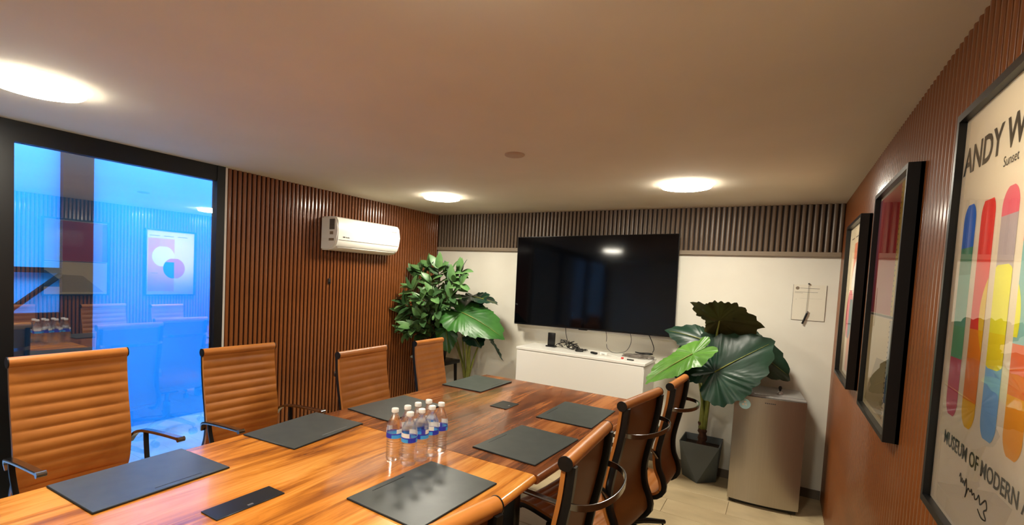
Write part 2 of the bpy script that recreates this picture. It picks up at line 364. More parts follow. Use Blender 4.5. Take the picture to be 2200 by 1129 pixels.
# ------------------------------------------------------------------ desk pads
PADS = [('A', -1.818, .799, .046, 'near left dark desk pad beside the nearest left chair'),
 ('B', -1.825, 1.482, .09, 'dark desk pad with a pale line before the second left chair'),
 ('C', -1.766, 2.041, -.067, 'dark desk pad on the left side just behind the water bottles'),
 ('D', -1.763, 2.887, .0, 'dark desk pad at the far left corner of the table, near the plants'),
 ('E', -.994, 1.318, -.047, 'large dark desk pad with a cloudy sheen, nearest on the right side'),
 ('F', -.936, 1.993, -.053, 'dark desk pad in the middle of the right side, by the wooden seam'),
 ('G', -.935, 2.622, .01, 'dark desk pad at the far right of the table, by the third right chair')]
pd = None
for key, x, y, a, lab in PADS:
    if pd is None:
        pd = thing('desk_pad', lab, 'desk pad', (x, y, .7508), a, 'dark leather desk pads')
        box('pad_edge', -.156, .156, -.215, .215, 0, .005, M_['padedge'], pd, .0015, 1)
        box('pad_top', -.154, .154, -.213, .213, .0045, .0062, M_['padd'], pd, .0008, 1)
        box('pen_groove', .128, .131, -.03, .125, .0062, .0066, M_['padedge'], pd)
        continue
    q = dup(pd, (x, y, .7508), a, lab)
    if key in 'EFG': q.rotation_euler[2] += PI
pg = [o for o in bpy.data.objects if o.name.startswith('pen_groove') and abs(o.parent.location.y-1.482) < .01][0]
me = pg.data.copy(); me.materials.clear(); me.materials.append(mat('pale_groove', srgb(130, 132, 130), .4)); pg.data = me
pg['label'] = 'pale pen groove'

# ------------------------------------------------------------------ chairs
PROF = [(-.250, 1.0), (-.242, .90), (-.226, .80), (-.206, .70), (-.196, .62), (-.205, .54), (-.232, .475), (-.236, .425), (-.19, .388), (-.09, .392), (.05, .412), (.17, .432), (.225, .43), (.255, .405)]
def chair_path():
    return smooth_path([(u, 0, z) for u, z in PROF], 16)
def resample(pts, step):
    out = [pts[0].copy()]; acc = 0
    for a, b in zip(pts, pts[1:]):
        L = (b-a).length; d = step-acc
        while d <= L: out.append(a.lerp(b, d/L)); d += step
        acc = L-(d-step)
    return out
def make_chair(loc, rz, label, group):
    t = thing('office_chair', label, 'chair', loc, rz, group)
    P = resample(chair_path(), .0055)
    nseat = min(range(len(P)), key=lambda i: abs(P[i].z-.425)+abs(P[i].x+.236)*3)
    def panel(name, pts, i0, rib, width=.418):
        bm = bmesh.new(); rows_f = []; rows_b = []; ny = 10
        for i, p in enumerate(pts):
            tg = (pts[min(i+1, len(pts)-1)]-pts[max(i-1, 0)]).normalized(); nrm = Vector((-tg.z, 0, tg.x))
            if nrm.x < 0 and abs(tg.z) > .5: nrm = -nrm
            if nrm.z < 0 and abs(tg.z) <= .5: nrm = -nrm
            s = (i+i0)*.0055; b = abs(math.sin(PI*s/rib))**.6
            rf = []; rb = []
            for j in range(ny+1):
                v = -1+2*j/ny; edge = (1-abs(v)**8)
                th = .004+.0075*b*edge if 0 < j < ny else .010
                dip = -.006*(1-v*v)
                rf.append(bm.verts.new(p+nrm*(th+dip)+Vector((0, v*width/2, 0)))); rb.append(bm.verts.new(p+nrm*(-.003+dip)+Vector((0, v*width/2, 0))))
            rows_f.append(rf); rows_b.append(rb)
        for rows in (rows_f, rows_b):
            for a, b_ in zip(rows, rows[1:]):
                for j in range(ny):
                    f = bm.faces.new((a[j], a[j+1], b_[j+1], b_[j])); f.material_index = 0 if rows is rows_f else 1
        for a, b_, c, d in zip(rows_f, rows_f[1:], rows_b, rows_b[1:]):
            for j in (0, ny): bm.faces.new((a[j], b_[j], d[j], c[j]))
        for k in (0, -1):
            for j in range(ny): bm.faces.new((rows_f[k][j], rows_f[k][j+1], rows_b[k][j+1], rows_b[k][j]))
        bmesh.ops.recalc_face_normals(bm, faces=bm.faces)
        me = bpy.data.meshes.new(name); bm.to_mesh(me); bm.free()
        me.polygons.foreach_set('use_smooth', [True]*len(me.polygons)); me.set_sharp_from_angle(angle=math.radians(60))
        me.materials.append(M_['leather']); me.materials.append(M_['leatherback'])
        return link(name, me, None, t)
    panel('backrest', P[3:nseat+1], 3, .045)
    panel('seat', P[nseat+1:], nseat, .045)
    top = P[0]
    bm = bmesh.new(); add_cyl(bm, (top.x, -.21, top.z-.004), (top.x, .21, top.z-.004), .0205, n=20)
    hr = bm_done(bm, 'headroll', M_['leather'], t, smooth=True, auto=50)
    for s in (-1, 1):
        bm = bmesh.new(); add_cyl(bm, (top.x, s*.2095, top.z-.004), (top.x, s*.2135, top.z-.004), .0215, n=20)
        add_lathe_x = None
        bm_done(bm, 'end_cap', M_['rail'], hr, smooth=True, auto=50)
    # side rails behind the leather
    for s in (-1, 1):
        bm = bmesh.new(); pts = []
        for i in range(2, len(P)-3, 4):
            tg = (P[i+1]-P[i-1]).normalized(); nrm = Vector((-tg.z, 0, tg.x))
            if nrm.x < 0 and abs(tg.z) > .5: nrm = -nrm
            if nrm.z < 0 and abs(tg.z) <= .5: nrm = -nrm
            pts.append(P[i]-nrm*.0160+Vector((0, s*.193, 0)))
        add_tube(bm, pts, 1, flatdir=((0, 1, 0), .024, .025)); bm_done(bm, 'side_rail', M_['rail'], t, smooth=True, auto=50)
    # rear loop handle
    bm = bmesh.new(); pts = []
    for k in range(17):
        a = PI*k/16; pts.append((-.255-.105*math.sin(a)**.8, .197*math.cos(a), .875))
    add_tube(bm, pts, 1, flatdir=((0, 0, 1), .020, .006)); bm_done(bm, 'loop_handle', M_['chrome'], t, smooth=True, auto=50)
    # armrests
    for s in (-1, 1):
        bm = bmesh.new()
        pts = smooth_path([(-.215, s*.216, .60), (-.185, s*.228, .640), (-.12, s*.236, .660), (.02, s*.238, .674), (.175, s*.238, .684)], 5)
        add_tube(bm, pts, 1, flatdir=((0, 1, 0), .026, .012)); ar = bm_done(bm, 'armrest', M_['chrome'], t, smooth=True, auto=50)
        bm = bmesh.new(); add_cyl(bm, (.185, s*.223, .683), (.185, s*.253, .683), .0105, n=14); bm_done(bm, 'arm_end', M_['chrome'], ar, smooth=True, auto=50)
        bm = bmesh.new(); add_tube(bm, smooth_path([(-.11, s*.236, .658), (-.10, s*.234, .60), (-.06, s*.224, .47), (-.05, s*.21, .40)], 4), 1, flatdir=((0, 1, 0), .020, .012)); bm_done(bm, 'arm_strut', M_['rail'], ar, smooth=True, auto=50)
    # under-seat spreader, column, base
    bm = bmesh.new(); add_box(bm, -.09, .09, -.19, .19, .352, .372, .006); add_box(bm, -.07, .07, -.07, .07, .335, .36, .004); bm_done(bm, 'seat_bracket', M_['rail'], t, smooth=True, auto=40)
    bm = bmesh.new(); add_cyl(bm, (0, 0, .10), (0, 0, .25), .028, n=16); add_cyl(bm, (0, 0, .25), (0, 0, .34), .016, n=16); bm_done(bm, 'column', M_['rail'], t, smooth=True, auto=50)
    for k in range(5):
        a = 2*PI*k/5+.3; d = Vector((math.cos(a), math.sin(a), 0))
        bm = bmesh.new(); add_tube(bm, [d*.02+Vector((0, 0, .105)), d*.15+Vector((0, 0, .102)), d*.31+Vector((0, 0, .082))], [.024, .019, .014], 8)
        lg = bm_done(bm, 'leg', M_['rail'], t, smooth=True, auto=60)
        bm = bmesh.new(); c = d*.30+Vector((0, 0, .026)); nn = Vector((-d.y, d.x, 0))
        add_cyl(bm, c-nn*.024, c-nn*.006, .026, n=16); add_cyl(bm, c+nn*.006, c+nn*.024, .026, n=16); add_cyl(bm, c-nn*.012, c+nn*.012, .009, n=8); add_cyl(bm, c, c+Vector((0, 0, .05)), .006, n=8)
        bm_done(bm, 'caster', M_['black'], lg, smooth=True, auto=50)
    return t
def place(u_top_x, y, ztop, rot, face):
    """location of the chair origin so that its headroll lies at x,y; scales height a little through z"""
    a = rot+(0 if face > 0 else PI); dx = -.25*math.cos(a); dy = -.25*math.sin(a)
    return (u_top_x-dx, y-dy, 0), a, (1, 1, ztop)
CH_ = [(-2.60, .85, 1.065, .02, 1, 1, 'ribbed tan leather office chair nearest on the left side, cut by the picture edge', 'L'),
 (-2.575, 1.615, 1.026, -.034, 1, 1, 'ribbed tan office chair before the black window post, second on the left side', 'L'),
 (-2.165, 2.165, 1.006, .049, 1, 1, 'ribbed tan leather office chair below the air conditioner, third on the left side', 'L'),
 (-2.27, 2.965, .985, .03, 1, .84, 'ribbed tan leather office chair in front of the leafy plants, last on the left side', 'L'),
 (-.545, .725, 1.0, -.19, -1, 1, 'tan leather office chair at the bottom edge, only its rolled top over the near table', 'R'),
 (-.478, 1.46, 1.006, .04, -1, 1, 'tan leather office chair seen from behind, nearest fully visible one on the right side', 'R'),
 (-.498, 2.22, 1.0, -.141, -1, 1, 'tan leather office chair seen from behind, middle one beside the white cabinet end', 'R'),
 (-.455, 2.86, .98, -.05, -1, .84, 'tan leather office chair seen from behind, farthest on the right side before the grey planter', 'R')]
ch0 = None
for x, y, zt, rot, face, ws, lab, side in CH_:
    loc, a, sc = place(x, y, zt, rot, face)
    g = 'tan office chairs on the left side' if side == 'L' else 'tan office chairs on the right side'
    if ch0 is None: ch0 = make_chair(loc, a, lab, g); o = ch0; o.scale = (1, ws, zt)
    else: o = dup(ch0, loc, a, lab, g, (1, ws, zt))

# ------------------------------------------------------------------ water bottles
def bottle(loc, label):
    t = thing('water_bottle', label, 'bottle', loc, random.random()*6, 'small water bottles on the near table')
    prof = [(.001, .004), (.012, .003), (.022, .0), (.0285, .003), (.0305, .012)]
    z = .014
    while z < .088: prof.append((.0308-.0016*(0.5+.5*math.cos((z-.014)/.0105*2*PI)), z)); z += .0026
    prof += [(.031, .09), (.031, .132), (.0305, .138), (.028, .150), (.0225, .163), (.0165, .175), (.0125, .183), (.0112, .188), (.0112, .190), (.014, .191), (.014, .193), (.011, .194), (.011, .1955), (.001, .196)]
    bm = bmesh.new(); add_lathe(bm, prof, 28); bm_done(bm, 'body', M_['bottle'], t, smooth=True, auto=70)
    bm = bmesh.new(); add_lathe(bm, [(.0138, .1932), (.0145, .195), (.0145, .206), (.013, .2085)], 24); bm_done(bm, 'cap', M_['whiteplastic'], t, smooth=True, auto=50)
    me_bm = bmesh.new(); n_ = 40; rings = []
    for z in (.094, .108, .113, .130):
        rings.append([me_bm.verts.new((.0314*math.cos(2*PI*i/n_), .0314*math.sin(2*PI*i/n_), z)) for i in range(n_)])
    for q, (a, b) in enumerate(zip(rings, rings[1:])):
        for i in range(n_):
            f = me_bm.faces.new((a[i], a[(i+1) % n_], b[(i+1) % n_], b[i]))
            ph = i % 20
            f.material_index = (1 if ph < 13 else 2) if q == 0 else (2 if q == 1 else (0 if 3 < ph < 14 else 3))
    me = bpy.data.meshes.new('wrap_label'); me_bm.to_mesh(me); me_bm.free()
    for m in (M_['whiteplastic'], flat('label_light_blue', 70, 170, 240), flat('label_dark_blue', 50, 60, 190), M_['acrylic']): me.materials.append(m)
    link('wrap_label', me, None, t)
    return t
BT = [(-1.275, 1.466, 'left-hand front water bottle with a blue label, closest to the left chairs'),
 (-1.265, 1.531, 'second water bottle of the back row, left part, behind the front bottles'),
 (-1.263, 1.596, 'third water bottle of the back row'),
 (-1.258, 1.663, 'water bottle at the far end of the back row, cap highest in the picture'),
 (-1.197, 1.466, 'frontmost water bottle of the group with a light blue label'),
 (-1.191, 1.531, 'second water bottle of the front row'),
 (-1.189, 1.597, 'third water bottle of the front row'),
 (-1.192, 1.664, 'rightmost water bottle of the group, over the table seam')]
b0 = None
for x, y, lab in BT:
    if b0 is None: b0 = bottle((x, y, .7505), lab)
    else: dup(b0, (x, y, .7505), random.random()*6, lab)

# ------------------------------------------------------------------ television
tv = thing('television', 'large black flat screen television on the back wall above the white cabinet', 'television', (-1.452, 4.17, 1.5))
tv.rotation_euler = (math.radians(-.95), math.radians(-1.05), math.radians(-.8))
w2, h2 = .727, .4085
o = box('screen', -w2, w2, -.0015, .0, -h2, h2, M_['screen'], tv)
bm = bmesh.new(); add_box(bm, -w2-.004, w2+.004, .0005, .028, -h2-.008, h2+.004, .002, 1); bm_done(bm, 'casing', M_['bezel'], tv)
bm = bmesh.new(); add_box(bm, -.45, .45, .028, .06, -.33, .15, .01, 2); bm_done(bm, 'rear_housing', M_['bezel'], tv)
box('bottom_bezel', -w2, w2, -.002, .026, -h2-.014, -h2-.008, M_['bezel'], tv)
o = box('sensor_nub', -.075, .0, -.003, .02, -h2-.021, -h2-.014, M_['black'], tv)
box('wall_mount', -.15, .15, .061, .132, -.12, .12, M_['black'], tv)
# white tray behind it
tr = thing('white_tray', 'long narrow white tray on the back wall behind the bottom of the television', 'tray', (-1.43, 4.285, 1.055))
bm = bmesh.new(); add_box(bm, -.765, .765, -.03, .033, 0, .008, .003, 2); add_box(bm, -.765, .765, -.034, -.028, 0, .022, .002, 2); bm_done(bm, 'tray_body', M_['white'], tr, smooth=True, auto=40)
for s in (-1, 1):
    bm = bmesh.new(); add_box(bm, s*.775-.012, s*.775+.012, -.038, .034, -.004, .03, .009, 3); bm_done(bm, 'end_cap', M_['white'], tr, smooth=True, auto=40)

# ------------------------------------------------------------------ white cabinet
cb = thing('white_cabinet', 'white lacquered low cabinet against the back wall below the television', 'cabinet', (-1.438, 4.115, 0))
cb.rotation_euler[2] = -.02
box('body', -.565, .565, -.185, .17, .04, .858, M_['white'], cb, .003, 1)
box('plinth', -.545, .545, -.16, .17, 0, .04, M_['base'], cb)
box('top_panel', -.572, .572, -.196, .175, .862, .886, M_['white'], cb, .003, 1)
box('door', -.562, .562, -.1955, -.186, .05, .856, M_['white'], cb, .002, 1)
bm = bmesh.new(); add_box(bm, -.5, .5, -.16, .15, .857, .863); bm_done(bm, 'reveal_strip', M_['greyplastic'], cb)
# things on the cabinet
ZC = .8868
rt = thing('router', 'small upright black box standing on the cabinet under the television', 'router', (-1.775, 4.17, ZC))
bm = bmesh.new(); add_box(bm, -.034, .034, -.012, .012, .012, .13, .004); bm_done(bm, 'case', M_['black'], rt, smooth=True, auto=40)
bm = bmesh.new(); add_box(bm, -.045, .045, -.03, .03, 0, .012, .004); bm_done(bm, 'foot', M_['black'], rt, smooth=True, auto=40)
def cable(name, label, pts, r, m, cat='cable', seg=6, group=None):
    bm = bmesh.new(); add_tube(bm, smooth_path(pts, seg), r, 6); return tag(bm_done(bm, name, m, None, None, True), label, cat, group)
rnd = random.Random(3)
pts = [(-1.735, 4.13, ZC+.004)]
for k_ in range(60): pts.append((-1.68+.24*(k_/60)+rnd.uniform(-.045, .05), 4.17+rnd.uniform(-.05, .05), ZC+.005+max(0, .075*(1-k_/60))*rnd.random()*1.2))
cable('cable_tangle', 'tangled black cable heaped beside the black box on the cabinet', pts, .0035, M_['black'], seg=4)
for x, y, a, lab in ((-1.475, 4.09, .5, 'left one of the two small black oval remotes on the cabinet top'), (-1.335, 4.07, -.6, 'right one of the two small black oval remotes on the cabinet top')):
    bm = bmesh.new(); add_box(bm, -.035, .035, -.016, .016, 0, .018, .008, 3)
    rm = bm_done(bm, 'remote_control', M_['black'], None, (x, y, ZC), True, 50); rm.rotation_euler[2] = a; tag(rm, lab, 'remote')
    bm = bmesh.new(); add_box(bm, -.008, .012, -.007, .007, .0175, .0195, .0008, 1); bm_done(bm, 'button_pad', M_['greyplastic'], rm)
ad = box('charger_block', -1.275, -1.215, 4.04, 4.085, ZC, ZC+.028, M_['whiteplastic'], None, .004); tag(ad, 'white square charger block on the cabinet top', 'charger')
box('charger_pin', -.012, .012, -.03, -.0226, .01, .016, M_['silver'], ad)
cable('charger_cable', 'thin white cable running from the white charger block', [(-1.212, 4.06, ZC+.01), (-1.17, 4.08, ZC+.003), (-1.12, 4.05, ZC+.003), (-1.09, 4.07, ZC+.003)], .003, M_['whiteplastic'])
o = box('red_cap', -1.085, -1.065, 4.0, 4.02, ZC, ZC+.012, M_['redleather'], None, .004); tag(o, 'tiny red plastic cap on the right part of the cabinet top', 'cap')
o = box('memory_stick', -1.03, -.975, 3.975, 3.99, ZC, ZC+.009, M_['black'], None, .003); tag(o, 'small black stick lying at the right front of the cabinet top', 'usb stick')
pts = []
for k_ in range(40): pts.append((-.99+.085*math.cos(k_*.95)*(1+.5*math.sin(k_*.31))+rnd.uniform(-.01, .01), 4.17+.045*math.sin(k_*.95), ZC+.004+.0006*k_))
cable('cable_coil', 'loose coil of dark grey cable on the right end of the cabinet', pts, .0035, M_['greyplastic'], seg=4)
pts = [(-.95+.07*math.cos(k_*.8), 4.20+.03*math.sin(k_*.8), ZC+.04+.004*math.sin(k_*1.7)) for k_ in range(18)]
cable('cable_coil', 'black cable coil lying on top of the grey cable coil', pts, .004, M_['black'], seg=4)
cable('hanging_cable', 'thin dark cable hanging behind the television next to the black box', [(-1.66, 4.205, 1.10), (-1.665, 4.235, 1.02), (-1.65, 4.24, .95), (-1.66, 4.2, ZC+.02)], .003, M_['black'])
cable('hanging_cable', 'short thin cable end dangling below the middle of the television', [(-1.29, 4.205, 1.10), (-1.285, 4.235, 1.03), (-1.287, 4.24, .985)], .0025, M_['darkgrey'])
cable('hanging_cable', 'thin cable looping from the television down over the cabinet middle', [(-1.08, 4.205, 1.10), (-1.07, 4.235, 1.02), (-1.09, 4.24, .95), (-1.13, 4.24, .91), (-1.22, 4.25, ZC+.006), (-1.28, 4.27, .92), (-1.30, 4.295, .955)], .0025, M_['darkgrey'])
cable('hanging_cable', 'thicker dark cable hanging to the coils at the right end of the cabinet', [(-.93, 4.205, 1.10), (-.90, 4.235, 1.03), (-.88, 4.235, .97), (-.885, 4.22, .94)], .0035, M_['black'])

# ------------------------------------------------------------------ air conditioner
ac = thing('air_conditioner', 'white split air conditioner mounted high on the left slatted wall', 'air conditioner', (XL+.014, 3.08, 1.655))
D_ = .19; prof = [(0, 0), (.07, .0), (.135, .012), (.172, .045), (.186, .085), (.190, .16), (.184, .235), (.165, .262), (.13, .272), (0, .272)]
P2_ = [(p[0], p[1]) for p in prof]
bm = bmesh.new(); a = [bm.verts.new((x, -.375, z)) for x, z in P2_]; b = [bm.verts.new((x, .375, z)) for x, z in P2_]; k = len(P2_)
for j in range(k): bm.faces.new((a[j], b[j], b[(j+1) % k], a[(j+1) % k]))
bm.faces.new(a); bm.faces.new(b[::-1])
bmesh.ops.bevel(bm, geom=[e for e in bm.edges if abs(e.verts[0].co.y-e.verts[1].co.y) < 1e-5 and e.verts[0].co.x+e.verts[1].co.x > .05], offset=.010, segments=3, affect='EDGES')
bm_done(bm, 'casing', M_['whiteplastic'], ac, smooth=True, auto=35)
for z0, x0, nm in ((.082, .1865, 'panel_gap'), (.030, .160, 'vent_gap')):
    bm = bmesh.new(); add_box(bm, x0-.004, x0+.0012, -.355, .355, z0, z0+.0035); bm_done(bm, nm, M_['greyplastic'], ac)
bm = bmesh.new(); add_tube(bm, [(.150, -.34, .026), (.150, .34, .026)], .008, 8); bm_done(bm, 'air_flap', M_['whiteplastic'], ac, smooth=True)
bm = bmesh.new(); add_box(bm, .095, .155, -.3765, -.374, .165, .25); bm_done(bm, 'side_grille', M_['greyplastic'], ac)
for k_ in range(9):
    bm = bmesh.new(); add_box(bm, .098, .152, -.378, -.3765, .17+.009*k_, .174+.009*k_); bm_done(bm, 'grille_bar', M_['darkgrey'], ac)
for z0, z1, x0, x1 in ((.125, .150, .1, .14), (.075, .095, .09, .15)):
    bm = bmesh.new(); add_box(bm, x0, x1, -.3762, -.3748, z0, z1, .0005, 1); bm_done(bm, 'side_label', M_['trim'], ac)
def marks(parent, pts, m, name='maker_mark'):
    bm = bmesh.new()
    for (x0, x1, y0, y1, z0, z1) in pts: add_box(bm, x0, x1, y0, y1, z0, z1)
    return bm_done(bm, name, m, parent)
marks(ac, [(.1885, .1902, -.315, -.293, .104, .113)]+[(.1885, .1900, -.283+q*.008, -.278+q*.008, .103, .109+(.003 if q in (0, 3) else 0)) for q in range(5)], M_['darkgrey'])
marks(ac, [(.1868, .1886, .265+q*.011, .272+q*.011, .205, .210) for q in range(6)], M_['greyplastic'])
wm = thing('wall_sensor', 'tiny dark bracket on the left slatted wall below the air conditioner', 'bracket', (XL+.014, 2.80, 1.375))
bm = bmesh.new(); add_box(bm, 0, .008, -.014, .014, 0, .045, .002, 1); bm_done(bm, 'plate', M_['patiodark'], wm); bm = bmesh.new(); add_cyl(bm, (.008, 0, .012), (.016, 0, .012), .006, n=12); bm_done(bm, 'knob', M_['black'], wm)

# ------------------------------------------------------------------ posters
def region(z0, z1, fn, x, m, name, parent, n=28):
    """flat printed shape: fn(z) -> (y0, y1) or None, on plane x (local)"""
    bm = bmesh.new(); prev = None
    for i in range(n+1):
        z = z0+(z1-z0)*i/n; r = fn(z)
        if r is None or r[1]-r[0] < 1e-5: prev = None; continue
        c = (bm.verts.new((x, r[0], z)), bm.verts.new((x, r[1], z)))
        if prev: bm.faces.new((prev[0], prev[1], c[1], c[0]))
        prev = c
    return bm_done(bm, name, m, parent)
def poster(label, y0, y1, z0=1.05, z1=1.902, depth=.034, fw=.016):
    t = thing('framed_poster', label, 'poster', (XR-.013, (y0+y1)/2, (z0+z1)/2))
    w, h = (y1-y0)/2, (z1-z0)/2
    bm = bmesh.new(); add_box(bm, -.010, 0, -w, w, -h, h); bm_done(bm, 'backing', M_['black'], t)
    for nm, a in (('frame_side', (-w, -w+fw, -h, h)), ('frame_side', (w-fw, w, -h, h)), ('frame_rail', (-w+fw, w-fw, -h, -h+fw)), ('frame_rail', (-w+fw, w-fw, h-fw, h))):
        bm = bmesh.new(); add_box(bm, -depth, -.0005, *a); bm_done(bm, nm, M_['black'], t)
    bm = bmesh.new(); add_box(bm, -.0225, -.0200, -w+fw, w-fw, -h+fw, h-fw); bm_done(bm, 'print', M_['paper'], t)
    me = bpy.data.meshes.new('glazing'); me.from_pydata([(-.0265, w-fw, -h+fw), (-.0265, -w+fw, -h+fw), (-.0265, -w+fw, h-fw), (-.0265, w-fw, h-fw)], [], [(0, 1, 2, 3)]); link('glazing', me, M_['artglass'], t)
    return t
XP = -.0228
p1 = poster('framed poster with coloured upright capsules and yellow sun, nearest', .85, 1.468, depth=.036)
yc, zc = 1.159, 1.476
def pill(c, z):
    hw, lo, hi = .037, 1.262-zc, 1.700-zc
    if z < lo or z > hi: return None
    r = hw
    if z > hi-hw: r = math.sqrt(max(0, hw*hw-(z-hi+hw)**2))
    if z < lo+hw: r = math.sqrt(max(0, hw*hw-(lo+hw-z)**2))
    return (c-r, c+r)
def sunf(c, z):
    cy, cz, r = 0.005, 1.478-zc, .092
    if abs(z-cz) > r: return None
    q = math.sqrt(r*r-(z-cz)**2); p = pill(c, z)
    if not p: return None
    a, b = max(p[0], cy-q), min(p[1], cy+q)
    return (a, b) if b > a else None
bands = {0: [(1.262, 1.385, (222, 98, 122)), (1.385, 1.45, (118, 190, 140)), (1.45, 1.555, (120, 190, 160)), (1.555, 1.61, (84, 158, 122)), (1.61, 1.70, (60, 124, 220))],
 1: [(1.262, 1.315, (252, 196, 30)), (1.315, 1.395, (246, 138, 40)), (1.395, 1.45, (250, 150, 30)), (1.45, 1.70, (244, 70, 60))],
 2: [(1.262, 1.40, (140, 188, 228)), (1.40, 1.44, (230, 190, 180)), (1.44, 1.65, (200, 182, 176)), (1.65, 1.70, (244, 120, 130))],
 3: [(1.262, 1.36, (250, 170, 40)), (1.36, 1.44, (244, 120, 60)), (1.44, 1.60, (150, 200, 190)), (1.60, 1.70, (240, 90, 80))],
 4: [(1.262, 1.36, (90, 150, 220)), (1.36, 1.47, (120, 190, 140)), (1.47, 1.70, (240, 200, 90))]}
for q in range(5):
    c = .209-.1045*q
    cap = None
    for (a, b, rgb) in bands[q]:
        mm = flat('ink_%d_%d_%d' % rgb, *rgb)
        s_ = region(a-zc, b-zc, lambda z, c=c: pill(c, z), XP, mm, 'capsule_band', p1)
    for (a, b, rgb) in ((1.386, 1.45, (252, 196, 0) if q == 1 else (250, 226, 30)), (1.45, 1.571, (250, 216, 70) if q == 1 else (252, 244, 60))):
        if sunf(c, (a+b)/2-zc): region(a-zc, b-zc, lambda z, c=c: sunf(c, z), XP-.0002, flat('ink_%d_%d_%d' % rgb, *rgb), 'sun_band', p1)
def text(body, size, y, z, parent, m, name, align='CENTER', x=XP-.0002, weight=0., face=-1):
    cu = bpy.data.curves.new(name, 'FONT'); cu.body = body; cu.size = size; cu.align_x = align; cu.offset = weight; cu.resolution_u = 3
    o = bpy.data.objects.new(name, cu); COL.objects.link(o)
    dg = bpy.context.evaluated_depsgraph_get(); me = bpy.data.meshes.new_from_object(o.evaluated_get(dg)); me.name = name
    bpy.data.objects.remove(o); me.materials.clear(); me.materials.append(m)
    o = link(name, me, None, parent)
    if face == -1: o.matrix_local = Matrix.Translation((x, y, z)) @ Matrix(((0, 0, -1), (-1, 0, 0), (0, 1, 0))).to_4x4()
    elif face == 0: o.matrix_local = Matrix.Translation((x, y, z)) @ Matrix(((1, 0, 0), (0, 0, -1), (0, 1, 0))).to_4x4()
    return o
text('ANDY WARHOL', .076, 0, 1.768-zc, p1, M_['ink'], 'title_lettering', weight=.0018)
text('Sunset', .026, 0.02, 1.738-zc, p1, M_['ink'], 'subtitle_lettering')
text('MUSEUM OF MODERN ART', .0385, 0, 1.204-zc, p1, M_['ink'], 'museum_lettering', weight=.0006)
sg = [(.125, 1.180), (.118, 1.190), (.112, 1.170), (.105, 1.182), (.10, 1.172), (.092, 1.180), (.085, 1.17), (.078, 1.19), (.07, 1.165), (.075, 1.145), (.06, 1.172), (.045, 1.17), (.038, 1.178), (.03, 1.168), (.02, 1.175), (.012, 1.165), (0, 1.17), (-.01, 1.182), (-.02, 1.165), (-.035, 1.175), (-.05, 1.185), (-.06, 1.17), (-.045, 1.158), (-.06, 1.145), (-.035, 1.14), (-.01, 1.15)]
bm = bmesh.new(); add_tube(bm, smooth_path([(XP-.0004, .012+a*.8, b*.75+.2835-zc) for a, b in sg], 5), 1, flatdir=((1, 0, 0), .0004, .0024)); bm_done(bm, 'signature', M_['ink'], p1)

p2 = poster('framed abstract poster with red block and dotted line, middle of the right wall', 1.945, 2.565, z0=1.052, z1=1.912, depth=.040)
yc, zc = 2.255, 1.482
def rect(p, y0, y1, z0, z1, rgb, name, dx=0.):
    bm = bmesh.new(); f = bm.faces.new([bm.verts.new((XP-dx, a-yc, b-zc)) for a, b in ((y0, z0), (y1, z0), (y1, z1), (y0, z1))])
    return bm_done(bm, name, flat('ink_%d_%d_%d' % rgb, *rgb), p)
rect(p2, 2.125, 2.54, 1.44, 1.885, (206, 60, 64), 'red_block'); rect(p2, 2.50, 2.549, 1.44, 1.885, (150, 40, 80), 'plum_strip', .0002)
rect(p2, 1.962, 2.075, 1.44, 1.885, (214, 168, 84), 'tan_block'); rect(p2, 2.075, 2.125, 1.44, 1.885, (226, 196, 70), 'mustard_strip')
rect(p2, 2.125, 2.54, 1.07, 1.425, (244, 226, 176), 'cream_block'); rect(p2, 1.962, 2.105, 1.215, 1.425, (196, 208, 206), 'pale_block'); rect(p2, 1.962, 2.54, 1.43, 1.438, (90, 84, 70), 'divider_line', .0002)
for q in range(46): rect(p2, 2.108, 2.116, 1.09+q*.0172, 1.096+q*.0172, (40, 50, 60), 'tick', .0004)
region(1.09-zc, 1.30-zc, lambda z: (-.135, .26-max(0, (z+.39))*1.1) if z < -.20 else (-.135, -.135+max(.001, (.30-.12-(z+zc-1.0))*1.0)), XP-.0002, flat('ink_tan_hill', 200, 182, 136), 'tan_hill', p2)
region(1.15-zc, 1.33-zc, lambda z: (1.962-yc, 1.962-yc+min(.14, (1.345-z-zc)*1.2)), XP-.0003, flat('ink_blue_hill', 62, 104, 140), 'blue_hill', p2)

p3 = poster('framed poster with overlapping circles on orange and white, farthest on the right wall', 2.95, 3.565, z0=1.045, z1=1.895, depth=.044)
yc, zc = 3.2575, 1.47
rect(p3, 2.985, 3.30, 1.10, 1.78, (240, 150, 110), 'salmon_panel'); rect(p3, 2.985, 3.12, 1.60, 1.78, (242, 130, 30), 'orange_panel', .0002)
def circ(cy, cz, r, lo=-9, hi=9): return lambda z: (lambda q: (max(cy-q, lo), min(cy+q, hi)) if min(cy+q, hi) > max(cy-q, lo) else None)(math.sqrt(max(0, r*r-(z-cz)**2)))
region(1.415-zc, 1.685-zc, circ(3.167-yc, 1.55-zc, .135), XP-.0003, flat('ink_white', 250, 246, 236), 'white_circle', p3, 40)
region(1.265-zc, 1.535-zc, circ(3.30-yc, 1.40-zc, .135), XP-.0005, flat('ink_red_circle', 226, 84, 110), 'red_circle', p3, 40)
region(1.265-zc, 1.48-zc, circ(3.30-yc, 1.40-zc, .135, -9, .0425), XP-.0007, flat('ink_teal', 30, 120, 136), 'teal_segment', p3, 40)
for q in range(3): rect(p3, 3.0+q*.17, 3.12+q*.17, 1.81, 1.816, (90, 84, 76), 'fine_print_line')
rect(p3, 3.02, 3.10, 1.332, 1.336, (90, 84, 76), 'fine_print_line', .0003)

